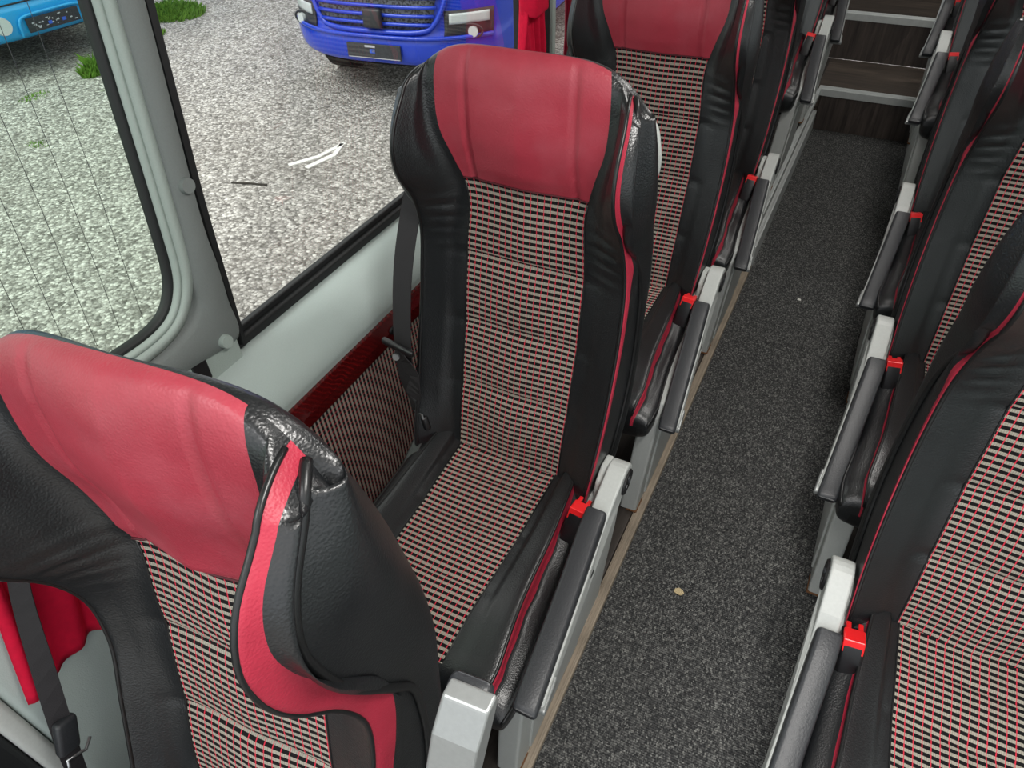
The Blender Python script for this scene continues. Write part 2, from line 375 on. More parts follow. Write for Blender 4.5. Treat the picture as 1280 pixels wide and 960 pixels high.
def cushion(root, rib=1.0):
    ys = list(np.arange(.15, -.32, -.008)); caps = np.linspace(0, 1, 14)
    rows = [(y, 0) for y in ys] + [(-.32, t) for t in caps]
    P = []
    for y, t in rows:
        zc = float(curve([(-.34,.452),(-.25,.466),(-.1,.462),(.05,.468),(.15,.470)], y))
        zc0 = zc
        for s in (-.20, -.07, .03): zc -= .004*math.exp(-((y-s)/.006)**2)
        zc += .003*abs(math.sin(PI*(y+.2)/.13))
        rise = float(curve([(-.34,.014),(-.2,.020),(0,.028),(.1,.036),(.15,.036)], y))
        c1 = float(curve([(-.34,.098),(-.1,.106),(.15,.112)], y)); w = float(curve([(-.34,.192),(-.2,.176),(0,.164),(.1,.155),(.15,.148)], y))
        rw = float(curve([(-.34,.016),(-.26,.03),(-.12,.034),(.0,.012),(.06,.007),(.15,.006)], y))
        wv = .003*math.sin(y*70); rw *= rib
        ztop = zc0+rise
        pts = [(0, zc), (c1, zc*.4+zc0*.6+.004), (c1+(w-c1)*.45, zc0+rise*.72), (w, ztop-.002), (w+.002+.006*rib+wv*.5*rib, ztop-.012-rw), (w+.038, ztop-.030-rw*.7),
               (w+.040, .395), (w+.018, .345), (.08, .335), (0, .335)]
        S = catmull(pts, [24, 8, 10, 6, 8, 8, 6, 6, 4]); n = len(S); yy = np.full(n, y, float)
        if t > 0:
            a = t*PI/2; zm = .40; S[:,1] = zm+(S[:,1]-zm)*math.cos(a)**.55 if t < 1 else zm
            S[:,0] *= 1-.04*(1-math.cos(a)); yy = -.32-.058*math.sin(a)*np.ones(n)
        P.append(np.column_stack([S[:,0], yy, S[:,1]]))
    P = np.array(P); sg = [24, 8, 10, 6, 8, 8, 6, 6, 4]; idx = np.concatenate([[0], np.cumsum(sg)])
    arc = np.concatenate([[0], np.cumsum(np.hypot(np.diff(P[20,:,0]), np.diff(P[20,:,2])))])
    dl = np.concatenate([[0], np.cumsum(np.linalg.norm(np.diff(P[:,0,:], axis=0), axis=1))])
    R_ = len(rows); rf = len(ys)+5
    def side(a, b, r0, r1, s):
        Q = P[r0:r1, idx[a]:idx[b]+1].copy(); Q[...,0] = XC+s*Q[...,0]
        return Q, np.stack(np.broadcast_arrays(s*arc[None, idx[a]:idx[b]+1], -dl[r0:r1, None]), -1)
    A, UA = side(0, 1, 0, rf, -1); B, UB = side(0, 1, 0, rf, 1)
    link('cushion_cloth', grid_mesh('cushion_cloth', np.concatenate([A[:, ::-1], B[:, 1:]], 1), np.concatenate([UA[:, ::-1], UB[:, 1:]], 1), True), 'fabric', root)
    A, UA = side(0, 1, rf-1, R_, -1); B, UB = side(0, 1, rf-1, R_, 1)
    link('cushion_front', grid_mesh('cushion_front', np.concatenate([A[:, ::-1], B[:, 1:]], 1), None, True), 'black', root)
    for s in (-1, 1):
        f = s < 0
        Q, U = side(1, 3, 0, R_, s); b = link('cushion_bolster', grid_mesh('cushion_bolster', Q, U, not f), 'black', root)
        tube('piping', 'bpipe', Q[:R_-1:2, -1], .003, b, 8); tube('seam', 'bpipe', Q[:rf:2, 0], .0015, b, 6)
        Q, U = side(3, 4, 0, R_, s); r_ = link('contrast_trim', grid_mesh('contrast_trim', Q, U, not f), 'ribbon', root); r_['label'] = 'crimson leather strip along the cushion edge'
        Q, U = side(4, 7, 0, R_, s); sc = link('cushion_side', grid_mesh('cushion_side', Q, U, not f), 'black', root)
        tube('piping', 'bpipe', Q[:R_-1:2, 9], .003, sc, 8)
    A, UA = side(7, 9, 0, R_, -1); B, UB = side(7, 9, 0, R_, 1)
    link('cushion_base', grid_mesh('cushion_base', np.concatenate([A, B[:, ::-1][:, 1:]], 1), None, True), 'dark', root)

HINGE = Vector((.03, .09, .535))
def drift(p): return .028*max(0, -(p[0]+.12))/.25
def armrest(root, deep):
    a = bpy.data.objects.new('armrest', None)
    H = HINGE
    def sub(pts): return [(y-H.y, z-H.z) for y, z in pts]
    dr = lambda p: .028*max(0, -(p[0]+H.y+.02))/.33
    circ = [(H.y+.036*math.cos(t), H.z+.034*math.sin(t)) for t in np.linspace(1.9, -1.9, 14)]
    body = circ + [(.03,.470),(-.06,.448),(-.14,.455),(-.22,.462),(-.30,.470),(-.345,.478),(-.36,.488),(-.345,.500),(-.25,.507),(-.12,.510),(-.02,.520),(.02,.545)]
    o = prism('armrest', 'arm', sub(body), 'x', -.013, .0235, root, .004, False, dr); o.location = H
    pp = [(-.005,.550),(-.05,.546),(-.15,.532),(-.25,.526),(-.35,.522),(-.378,.516),(-.384,.505),(-.375,.494),(-.34,.492),(-.25,.494),(-.12,.502),(-.03,.514),(.0,.528)]
    pad = prism('arm_pad', 'pad', sub(pp), 'x', -.020, .020, o, .007, True, dr); pad['label'] = 'dark grey armrest pad'
    disc('hinge_disc', 'dark', (.0245, .004, -.008), (1,0,0), .026, .005, o, 1.15)
    # pale emblem ring on the disc
    bm = bmesh.new()
    for k in range(3):
        an = PI/2+2*PI*k/3; add_box(bm, (.0275, .004+.010*math.cos(an), -.008+.010*math.sin(an)), (.002, .009, .009), Matrix.Rotation(an, 3, 'X'), .001)
    link('hinge_emblem', bm_mesh('hinge_emblem', bm), 'emb', o, False)
    box('catch_plate', 'dark', (.0285, -.215-.0, -.052), (.004, .075, .012), o, Matrix.Rotation(-.12, 3, 'X'), .001)
    pc = [(-.300,.468),(-.345,.474),(-.366,.486),(-.350,.503),(-.300,.506)]
    c = prism('end_cap', 'cap', sub([(-.290,.4655),(-.350,.468),(-.384,.480),(-.388,.496),(-.378,.503),(-.29,.4925)] if deep else [(-.296,.4668),(-.340,.471),(-.362,.482),(-.360,.4925),(-.30,.4925)]), 'x', -.0155, .0275, o, .003, False, dr); c['label'] = 'silver end cap'
    return o
def seat_rest(root, own_belt=True):
    # grey side panel standing on the seat platform
    pts = [(-.325,.022),(-.327,.16),(-.326,.30),(-.322,.39),(-.30,.425),(-.16,.430),(-.04,.440),(.06,.49),(.13,.505),(.15,.47),(.15,.30),(.14,.022)]
    def lean(o):
        for v in o.data.vertices: v.co.x -= .026*max(0, (.44-v.co.z)/.42)
        return o
    sp = lean(prism('side_panel', 'arm', pts, 'x', -.010, .036, root, .006, False))
    box('catch_slot', 'dark', (.0365, -.16, .400), (.004, .085, .014), sp, Matrix.Rotation(.1, 3, 'X'), .001)
    lean(prism('side_rib', 'arm', [(-.27,.05),(-.275,.2),(-.27,.34),(-.20,.375),(-.05,.39),(.06,.38),(.04,.20),(-.02,.05)], 'x', .034, .041, sp, .003))
    g = box('grime', 'rust', (-.002, -.300, .025), (.030, .056, .007), sp, None, .003)
    prism('window_panel', 'dark', [(y, z) for y, z in pts], 'x', -.41, -.385, root, .004)
    bm = bmesh.new(); add_box(bm, (-.2, -.12, .27), (.34, .03, .03), None, .003); add_box(bm, (-.2, .06, .30), (.34, .03, .03), None, .003); add_box(bm, (-.2, -.03, .315), (.36, .34, .02), None, .003)
    link('seat_frame', bm_mesh('seat_frame', bm), 'dark', root, False)
    # bracket joining backrest and hinge
    prism('recliner_bracket', 'shell', [(.06,.40),(.055,.48),(.07,.525),(.10,.545),(.135,.54),(.15,.50),(.155,.44),(.12,.38)], 'x', -.002, .013, root, .004)
    # buckle
    rot = Matrix.Rotation(-.35, 3, 'X') @ Matrix.Rotation(.12, 3, 'Y')
    b = box('buckle', 'dark', (-.010, -.004, .480), (.036, .050, .075), root, rot, .006, True)
    bm = bmesh.new()
    up = rot @ Vector((0,0,1)); f = rot @ Vector((0,1,0)); r = rot @ Vector((1,0,0)); c = Vector((-.010,-.004,.482))+up*.036
    add_box(bm, c-f*.006, (.032, .030, .014), rot, .003); add_box(bm, c+f*.016+up*.0-r*.009, (.008, .022, .012), rot, .002); add_box(bm, c+f*.016+r*.009, (.008, .022, .012), rot, .002)
    add_box(bm, c-f*.020-up*.006, (.032, .008, .026), rot, .002)
    k = link('release_button', bm_mesh('release_button', bm), 'button', b, False); k['label'] = 'red release button'
    if not own_belt: return
    # seat belt on the window side of the backrest
    X = XC-.222
    bl = strap('belt_webbing', 'web', catmull([(X+.02,.26,1.12),(X+.0,.20,1.0),(X-.01,.14,.86),(X-.008,.10,.72),(X-.004,.088,.62),(X+.002,.098,.55),(X+.02,.12,.49)], 5), [Vector((1,-.25,0))]*31, .050, root)
    strap('belt_loop', 'web', catmull([(X-.006,.080,.70),(X+.022,.078,.63),(X+.012,.076,.57),(X+.030,.082,.52),(X+.06,.10,.485)], 5), [Vector((1,-.5,.1)), Vector((1,-.5,.1)), Vector((1,-.3,.2)), Vector((1,-.2,.3)), Vector((1,-.2,.5))]*5, .040, bl)
    g = box('belt_guide', 'dark', (X-.006, .078, .708), (.078, .012, .016), bl, Matrix.Rotation(-.12, 3, 'Z') @ Matrix.Rotation(.08, 3, 'Y'), .005, True)
    disc('belt_stud', 'metal', (X-.008, .070, .688), (.3,-.9,.2), .0075, .004, bl)
    t = box('belt_tongue', 'dark', (X+.034, .070, .525), (.042, .014, .034), bl, Matrix.Rotation(-.5, 3, 'Z') @ Matrix.Rotation(-.35, 3, 'Y'), .005, True)
    box('tongue_plate', 'metal', (X+.030, .066, .545), (.036, .004, .012), t, Matrix.Rotation(-.5, 3, 'Z') @ Matrix.Rotation(-.35, 3, 'Y'), .001)

def make_seat(rib, handle, own_belt=True):
    r = empty('coach_seat', (0,0,0)); backrest(r, rib, handle); cushion(r, .3 if rib < .4 else .8); armrest(r, not own_belt); seat_rest(r, own_belt); return r
seatN = make_seat(1.0, False, False); seatL = make_seat(.45, True)
XC = -.19
seatT = make_seat(.32, False)
def mirror_tree(root):
    new = root.copy(); C.objects.link(new)
    def rec(o, p):
        for ch in list(o.children):
            c = ch.copy(); C.objects.link(c); c.parent = p
            c.location = (-ch.location.x, ch.location.y, ch.location.z)
            if ch.type == 'MESH':
                me = ch.data.copy(); me.transform(Matrix.Diagonal((-1,1,1,1))); me.flip_normals(); c.data = me
            rec(ch, c)
    rec(root, new); return new
seatR = mirror_tree(seatT)
def drop(o):
    for ch in list(o.children): drop(ch)
    bpy.data.objects.remove(o)
drop(seatT)
PIT, W = .74, .481
RAISE, DY4 = .21, .095
LL = {-1: 'nearest black seat, burgundy headrest filling lower left corner, armrest folded up',
      0: 'black seat with burgundy headrest in the middle of the photo, whole cushion visible',
      1: 'black seat directly behind the middle seat, burgundy headrest cut by the top edge',
      2: 'third black seat back along the windows, armrest just before the aisle step',
      3: 'window-side black seat on the raised floor, level with the aluminium aisle step',
      4: 'farthest window-side black seat, only armrest and cushion showing at top of aisle'}
RL = {0: 'nearest black seat right of the aisle, checked cushion in the lower right corner',
      1: 'second black seat right of the aisle, dark armrest over the middle of carpet',
      2: 'third black seat right of the aisle, armrest beside the end of aluminium rail',
      3: 'fourth black seat right of the aisle, armrest overlapping right end of aisle step',
      4: 'farthest black seat right of the aisle, next to the upper step'}
def droop(o, a):
    for ch in o.children:
        if ch.name.startswith('armrest'): ch.rotation_euler = (math.radians(a), 0, 0)
for k in (0, -1, 1, 2, 3, 4):
    o = seatN if k == -1 else seatL if k == 0 else copy_tree(seatL)
    o.location = (0, PIT*k+(DY4 if k > 2 else 0), RAISE if k > 2 else 0)
    tag(o, LL[k], 'bus seat', 'coach seats along the window'); droop(o, {-1: -105, 0: 0}.get(k, 13))
    if k == -1:
        for ch in o.children:
            if ch.name.startswith('armrest'): ch.location += Vector((.058, -.020, .020))
        rm = Matrix.Rotation(.0624, 4, 'Z') @ Matrix.Rotation(-.038, 4, 'Y') @ Matrix.Rotation(-.0577, 4, 'X'); pv = Vector((-.205, .1, .5))
        o.rotation_euler = rm.to_euler(); o.location = o.location + pv - rm @ pv + Vector((.010, -.0255, -.0245))
for k in (0, 1, 2, 3, 4):
    o = seatR if k == 0 else copy_tree(seatR)
    o.location = (W, PIT*k-.05+(DY4 if k > 2 else 0), RAISE if k > 2 else 0)
    tag(o, RL[k], 'bus seat', 'coach seats across the aisle'); droop(o, 13)

# ------------------------------------------------------------------ floor, steps, rails
def struct(o, label=None):
    o['kind'] = 'structure'
    if label: o['label'] = label; o['category'] = label.split()[-1]
    return o
XL, XR = .030, .505
Y1, Y2 = 3.28, 3.80
bm = bmesh.new(); add_box(bm, ((XL+XR)/2, .84, -.02), (XR-XL, 4.9, .04)); o = link('floor', bm_mesh('floor', bm), 'carpet', None, False); struct(o)
o.name = 'floor'
def fl(name, mat, x0, x1, y0, y1, z0, z1, bev=.002): return struct(box(name, mat, ((x0+x1)/2, (y0+y1)/2, (z0+z1)/2), (x1-x0, y1-y0, z1-z0), None, None, bev))
fl('floor', 'vinyl', -.62, XL-.028, -1.6, 1.80, -.04, .018)
fl('floor', 'vinyl', -.62, XL-.028, 1.80, Y2, -.04, RAISE)
fl('floor', 'vinyl', XR+.03, 1.5, -1.6, 1.80, -.04, .018)
fl('floor', 'vinyl', XR+.03, 1.5, 1.80, Y2, -.04, RAISE)
fl('floor', 'vinylx', XL-.028, XR+.03, Y1+.03, Y2, .0, RAISE)
fl('trim_1', 'vinylz', XL, XR, Y1+.004, Y1+.03, .0, RAISE-.02)
fl('trim_2', 'vinylz', -.62, 1.5, Y2, Y2+.03, RAISE, .445)
fl('floor', 'vinylx', -.62, 1.5, Y2+.03, 5.2, .40, .445)
def nosing(name, x0, x1, y, z):
    # ribbed aluminium stair nosing
    bm = bmesh.new(); add_box(bm, ((x0+x1)/2, y+.02, z+.002), (x1-x0, .045, .006), None, .001); add_box(bm, ((x0+x1)/2, y-.001, z-.014), (x1-x0, .006, .034), None, .001)
    for k in range(4): add_box(bm, ((x0+x1)/2, y+.006+k*.010, z+.006), (x1-x0, .004, .003), None, .0008)
    return struct(link(name, bm_mesh(name, bm), 'alu', None, False))
nosing('trim_3', XL-.02, XR+.02, Y1, RAISE); nosing('trim_4', XL-.05, XR+.05, Y2, .445)
def siderail(name, x, s, y0, y1, z0, z1, mat):
    bm = bmesh.new(); zc = (z0+z1)/2
    add_box(bm, (x, (y0+y1)/2, zc), (.026, y1-y0, z1-z0), None, .003)
    for k in range(2): add_box(bm, (x-s*.006+s*.012*k, (y0+y1)/2, z1+.001), (.004, y1-y0, .005), None, .001)
    return struct(link(name, bm_mesh(name, bm), mat, None, False))
siderail('trim_5', XL-.013, 1, -1.6, 1.78, -.01, .020, 'trim'); siderail('trim_6', XR+.013, -1, -1.6, 1.78, -.01, .020, 'alu')
siderail('trim_7', XL-.013, 1, 1.78, Y1, -.01, .10, 'alu'); siderail('trim_8', XR+.013, -1, 1.2, Y1, -.01, .06, 'alu')
fl('trim_9', 'vinylz', XL-.03, XL-.02, 1.8, Y1, .05, RAISE-.01); fl('trim_10', 'vinylz', XR+.02, XR+.03, 1.8, Y1, .05, RAISE-.01)
siderail('trim_11', XL-.02, 1, 1.8, Y1, RAISE-.03, RAISE+.002, 'alu'); siderail('trim_12', XR+.02, -1, 1.8, Y1, RAISE-.03, RAISE+.002, 'alu')

# rear bench seen under the top edge
rb = empty('rear_bench', (.25, 4.25, .445), 'dark rear bench with checked cloth front above the upper step', 'bench')
box('bench_base', 'dark', (0, .18, .16), (1.56, .36, .32), rb, None, .01)
bm = bmesh.new(); add_box(bm, (0, .16, .40), (1.56, .50, .16), None, .04); me = bm_mesh('bench_cushion', bm)
L = me.uv_layers.new(name='UVMap')
for p in me.polygons:
    for li in p.loop_indices:
        v = me.vertices[me.loops[li].vertex_index].co; L.data[li].uv = (v.x, v.y+v.z)
link('bench_cushion', me, 'fabric', rb)
box('bench_back', 'black', (0, .48, .80), (1.56, .14, .75), rb, Matrix.Rotation(-.15, 3, 'X'), .05, True)

# litter on the carpet
def flake(name, mat, x, y, r, label, cat, n=7):
    bm = bmesh.new(); vs = [bm.verts.new((r*(1+.3*random.uniform(-1,1))*math.cos(2*PI*k/n), r*.8*(1+.3*random.uniform(-1,1))*math.sin(2*PI*k/n), .0035+.001*random.random())) for k in range(n)]
    f = bm.faces.new(vs); e = bmesh.ops.extrude_face_region(bm, geom=[f]); bmesh.ops.translate(bm, verts=[v for v in e['geom'] if isinstance(v, bmesh.types.BMVert)], vec=(0,0,-.0025))
    bmesh.ops.recalc_face_normals(bm, faces=bm.faces)
    o = link(name, bm_mesh(name, bm), mat, None, False, (x, y, 0)); return tag(o, label, cat)
LITTER = []

# ------------------------------------------------------------------ window wall
WX = -.66
wl = struct(empty('wall_left', (0,0,0)))
bm = bmesh.new(); add_box(bm, (-.69, 1.9, -.2), (.12, 7.0, 1.0)); link('wall_body', bm_mesh('wall_body', bm), 'dark', wl, False)
# checked cloth panel
V = []; U = []
for z in np.linspace(.02, .575, 10):
    V.append([(-.575+.008*math.sin(z*6), y, z) for y in np.linspace(-.52, 4.3, 30)]); U.append([(z, y) for y in np.linspace(-.52, 4.3, 30)])
link('wall_cloth', grid_mesh('wall_cloth', V, U), 'fabric', wl)
box('wall_cloth_backing', 'dark', (-.605, 1.9, .3), (.05, 4.84, .56), wl)
tr = prism('wood_trim', 'redwood', [(-.585,.562),(-.566,.566),(-.562,.60),(-.566,.640),(-.590,.646)], 'y', -.52, 4.3, wl, .002)
for y in (-.3, .225, .72, 1.3, 1.9): disc('trim_screw', 'dark', (-.560, y, .604), (1,0,0), .010, .005, tr)
V = []
for p in catmull([(-.572,.642),(-.568,.668),(-.580,.700),(-.612,.742),(-.640,.760),(-.668,.764)], 6): V.append([(p[0], y, p[1]) for y in np.linspace(-.52, 4.3, 8)])
link('window_ledge', grid_mesh('window_ledge', V), 'sill', wl)
box('ledge_core', 'sill', (-.645, 1.9, .69), (.07, 4.82, .08), wl)
# front part of the wall, plain panels below the first window
fp = box('front_panel', 'sill', (-.62, -.62, .43), (.10, .20, .84), wl, None, .012, True)
box('door_strip', 'shell', (-.615, -.735, .43), (.09, .028, .84), wl, None, .008, True)
box('door_rubber', 'rubber', (-.63, -1.2, .43), (.08, .90, .84), wl, None, .01)

# ribbed rubber gasket bar under window 2
w2 = struct(empty('window_2', (0,0,0)))
bm = bmesh.new(); add_box(bm, (-.662, .56, .775), (.022, 1.44, .022), None, .005); add_box(bm, (-.668, .56, .792), (.014, 1.44, .014), None, .003)
add_box(bm, (-.668, 1.12, 1.15), (.02, .03, .78), None, .004); add_box(bm, (-.662, .56, 1.53), (.02, 1.40, .02), None, .004)
link('gasket', bm_mesh('gasket', bm), 'rubber', w2, False)
box('pane', 'glassB', (-.672, .52, 1.155), (.004, 1.24, .78), w2, None, 0)
# window 1 (rounded corner, heated pane)
def slant(z): return -.178+.105*(z-.95)       # y of the pillar's front edge at height z
w1 = struct(empty('window_1', (0,0,0)))
prof = [(slant(1.62), 1.62), (slant(1.3), 1.3), (slant(1.05), 1.05), (slant(.98)-.002, .98), (-.190,.945), (-.215,.918), (-.255,.907), (-.32,.908), (-.45,.918), (-.8,.93), (-1.6,.93)]
pp = catmull(prof, 6)
def band(off0, off1, x0, x1):
    """strip following the window outline, offset outwards from the pane"""
    n = len(pp); out = []
    T = np.gradient(pp, axis=0); T /= np.linalg.norm(T, axis=1)[:, None]; N = np.column_stack([-T[:,1], T[:,0]])
    if N[0][0] < 0: N = -N
    return pp+N*off0, pp+N*off1, x0, x1
def bandmesh(name, mat, o0, o1, x0, x1, parent):
    a, b, _, _ = band(o0, o1, x0, x1)
    P = [[(x0, *p) for p in a], [(x1, *p) for p in a], [(x1 if not isinstance(x1, tuple) else x1, *p) for p in b], [(x0, *p) for p in b], [(x0, *p) for p in a]]
    return link(name, grid_mesh(name, P), mat, parent)
bandmesh('gasket', 'rubber', -.002, .005, -.672, -.655, w1)
bandmesh('inner_frame', 'pillarlight', .005, .013, -.672, -.645, w1)
# pane: polygon filled to the outline
ring = [tuple(p) for p in pp] + [(-1.6, 1.62)]
prism('pane', 'glassA', ring, 'x', -.672, -.668, w1)
for k in range(18):
    y0 = -.232-.042*k
    zt_, zb_ = 1.60, .935 if k else .93
    b = tube('heating_wire', 'dark', [(-.6655, y0+.03+.06*(zt_-1.36), zt_), (-.6655, y0+.01, 1.15), (-.6655, y0-.012, zb_)], .00042, w1, 5)

# pillar between the windows
tp = struct(empty('trim_13', (0,0,0)))
def yz_band(name, mat, f0, f1, zs, x0, x1, parent):
    V0 = [[(x0, f0(z), z) for z in zs], [(x1, f0(z)+.002, z) for z in zs], [(x1, f1(z)-.002, z) for z in zs], [(x0, f1(z), z) for z in zs], [(x0, f0(z), z) for z in zs]]
    return link(name, grid_mesh(name, V0), mat, parent, False)
zs = np.linspace(.99, 1.62, 12)
bandmesh('pillar_edge', 'pillarlight', .0135, .030, -.672, -.640, tp)
# grey body of the pillar with a curved foot running forward under window 1
a, b, _, _ = band(.030, .036, 0, 0)
N_ = len(a); rear = [(slant(z)+.082+.0*z, z) for z in [p[1] for p in a[:24]]]
V = []
ra = catmull([(slant(1.62)+.029,1.62),(slant(1.3)+.029,1.3),(slant(1.05)+.029,1.05),(-.155,.95),(-.165,.905),(-.21,.877),(-.30,.870),(-.45,.882),(-.62,.892)], 6)
rb_ = catmull([(slant(1.62)+.074,1.62),(slant(1.3)+.073,1.3),(slant(1.05)+.072,1.05),(-.096,.95),(-.100,.88),(-.104,.80),(-.22,.812),(-.42,.83),(-.62,.85)], 6)
for x, w in ((-.672, 0), (-.642, 0), (-.634, .12), (-.632, .5), (-.634, .88), (-.642, 1), (-.672, 1)):
    V.append([(x, *(p*(1-w)+q_*w)) for p, q_ in zip(ra, rb_)])
link('pillar_cover', grid_mesh('pillar_cover', V), 'pillar', tp)
foot = prism('pillar_foot', 'pillarlight', [(-.250,.75),(-.250,.84),(-.19,.85),(-.112,.84),(-.112,.75)], 'x', -.67, -.640, tp, .004)
box('vent_grille', 'dark', (-.640, -.205, .800), (.012, .030, .055), tp, None, .003)
disc('pillar_screw_cap', 'pillar', (-.629, slant(1.1)+.053, 1.1), (1,0,.1), .013, .008, tp)
disc('pillar_screw_cap', 'pillarlight', (-.628, -.145, .822), (1,0,.1), .013, .010, tp)
zs2 = np.linspace(.78, 1.62, 12)
yz_band('gasket', 'rubber', lambda z: slant(z)+.070+.016*max(0,1.05-z)/.25, lambda z: slant(z)+.086+.012*max(0,1.05-z)/.25, zs2, -.672, -.636, tp)

# second pillar and curtains behind
t14 = struct(empty('trim_14', (0,0,0)))
box('pillar_cover', 'pillarlight', (-.655, 1.205, 1.15), (.03, .05, .80), t14, None, .006)
box('gasket', 'rubber', (-.66, 1.262, 1.15), (.03, .045, .80), t14, None, .004)
box('pillar_strip', 'pillarlight', (-.65, 1.305, 1.15), (.02, .022, .80), t14, None, .004)
def curtain(name, mat, x, y0, y1, z0, z1, label, tied=None, n=9, amp=.012, lean=0):
    V = []; rows = 26; cols = n*8
    for i in range(rows):
        z = z0+(z1-z0)*i/(rows-1); w = 1.0
        if tied: w = .52+.48*min(1, abs(z-tied)/.15)
        ym = (y0+y1)/2+lean*(z-z0); row = []
        for j in range(cols+1):
            u = j/cols; y = ym+(u-.5)*(y1-y0)*w; a = amp*(.6+.4*math.sin(u*9+1))
            row.append((x+a*math.sin(u*n*2*PI)+.004*math.sin(z*14+u*5), y+.004*math.sin(z*9+u*12), z))
        V.append(row)
    me = grid_mesh(name, V); o = link(name, me, mat)
    s = o.modifiers.new('th', 'SOLIDIFY'); s.thickness = .003
    tag(o, label, 'curtain'); return o
c1 = curtain('curtain', 'curtain', -.600, .97, 1.16, .80, 1.50, 'gathered red curtain with tie band hanging behind the middle seat beside the blue van', 1.10, 6, .014)
tb = box('tie_band', 'curtain', (-.585, 1.045, 1.098), (.050, .080, .075), c1, Matrix.Rotation(.1, 3, 'X'), .008, True)
c2 = curtain('curtain', 'curtaind', -.622, 1.34, 1.60, .80, 1.50, 'dark wine-red curtain behind the pale window post and second window-side seat', None, 7, .012)
c3 = curtain('curtain', 'curtain', -.552, -.705, -.55, .61, .98, 'bright red curtain hem hanging left of the nearest seat, bottom left corner', None, 4, .010, .25)
struct(box('window_3', 'rubber', (-.668, 2.3, 1.53), (.02, 1.95, .02))); g3 = box('pane', 'glassB', (-.672, 2.3, 1.155), (.004, 1.9, .78), None, None, 0); g3.parent = bpy.data.objects['window_3']
struct(box('trim_15', 'pillarlight', (-.66, 3.32, 1.15), (.04, .09, .80), None, None, .006))
# belt of the nearest seat, hanging at its window side
def off(p): return (p[0]-.525, p[1]-.668+PIT, p[2]+.585)
sb = strap('belt_webbing', 'web', [off(p) for p in catmull([(.01,.10,.36),(-.0,.065,.25),(-.0,.033,.13),(.0,.0,.0),(.0,-.018,-.08),(.006,-.045,-.20)], 4)], [Vector((1-k/20*1.3, .2+k/20*.8, 0)) for k in range(21)], .028, seatN)
bt = box('belt_tongue', 'pad', off((.006, .0, .0)), (.016, .032, .060), sb, Matrix.Rotation(-.35, 3, 'X'), .006, True)
tube('belt_hook', 'metal', [off(p) for p in [(.012,.018,-.036),(.014,.004,-.046),(.014,-.010,-.036),(.014,-.020,-.030),(.014,-.028,-.056),(.016,-.020,-.064)]], .0024, bt, 8)

# ------------------------------------------------------------------ right wall, roof, added fill lamps
wr = struct(empty('wall_right', (0,0,0)))
box('wall_body', 'sill', (1.54, 1.9, .38), (.08, 6.8, .80), wr)
w4 = struct(box('window_4', 'rubber', (1.55, 1.9, .80), (.03, 6.8, .03)))
box('pane', 'glassB', (1.56, 1.9, 1.18), (.004, 6.7, .74), w4, None, 0)
for i, y in enumerate((-1.4, .2, 1.8, 3.4, 5.0)): struct(box('trim_%d' % (16+i), 'pillar', (1.54, y, 1.18), (.05, .10, .76), None, None, .01))
# ceiling: curved shell
V = []
for a in np.linspace(0, PI, 26):
    V.append([(.44+1.12*math.cos(a), y, 1.54+.40*math.sin(a)**.8) for y in (-1.0, 1.5, 4.0, 5.4)])
struct(link('ceiling', grid_mesh('ceiling', V), 'ceil'))
struct(box('wall_back', 'black', (.44, 5.3, 1.1), (2.3, .06, 1.9)))
for i, y in enumerate((-.4, .9, 2.2, 3.5)):  # unseen lamps, added to brighten the interior
    lp = empty('fill_lamp', (.44, y, 1.90), 'added fill lamp under the ceiling over the aisle, out of view', 'lamp', 'added fill lamps')
    box('fill_lamp_housing', 'shell', (0, 0, .012), (.22, .50, .02), lp, None, .004); box('diffuser', 'lamp', (0, 0, -.002), (.18, .46, .01), lp, None, .003)

# ------------------------------------------------------------------ yard outside
GZ = -.85
bm = bmesh.new(); bmesh.ops.create_grid(bm, x_segments=8, y_segments=8, size=16); me = bm_mesh('gravel_ground', bm)
g = link('gravel_ground', me, 'gravel', None, False, (-6, 6, GZ)); struct(g, 'pale crushed gravel of the parking yard outside the windows'); g['category'] = 'ground'
def grass(x, y, rx, ry, n, h, label):
    V = []; F = []
    for i in range(n):
        a = random.uniform(0, 2*PI); r = math.sqrt(random.random()); px, py = r*rx*math.cos(a), r*ry*math.sin(a)
        hh = h*random.uniform(.4, 1)*(1.1-r*.6); d = random.uniform(0, 2*PI); w = .006; lx, ly = hh*.6*math.cos(d+1), hh*.6*math.sin(d+1)
        b = len(V); V += [(px-w*math.cos(d), py-w*math.sin(d), 0), (px+w*math.cos(d), py+w*math.sin(d), 0), (px+lx*.4, py+ly*.4, hh*.7), (px+lx, py+ly, hh)]
        F += [(b, b+1, b+2), (b+2, b+1, b+3)]
    o = link('grass_patch', mesh_from('grass_patch', V, F), 'grass', None, False, (x, y, GZ)); tag(o, label, 'grass', None, 'stuff')
grass(-7.95, 6.0, .42, .36, 1700, .18, 'bright grass clump on the gravel edge right of the first window pillar')
grass(-7.55, 5.30, .16, .12, 260, .10, 'small grass tuft below the bright clump, touching the window pillar')
grass(-7.02, 4.05, .09, .16, 420, .22, 'dark weeds growing in shade beside the light blue bus plate')
grass(-7.05, 3.35, .10, .16, 90, .04, 'small weed tuft on gravel below the light blue bus')
grass(-6.0, 2.6, .12, .08, 50, .03, 'tiny weed tuft in the middle of the gravel behind heated window')
grass(-6.55, 4.1, .07, .40, 140, .05, 'thin line of weeds along the shadow edge of the bus')
def stroke(pts, w):
    return strap('ground_mark', 'chalk', pts, (.0,0,1), w, None, .004)
bm = bmesh.new()
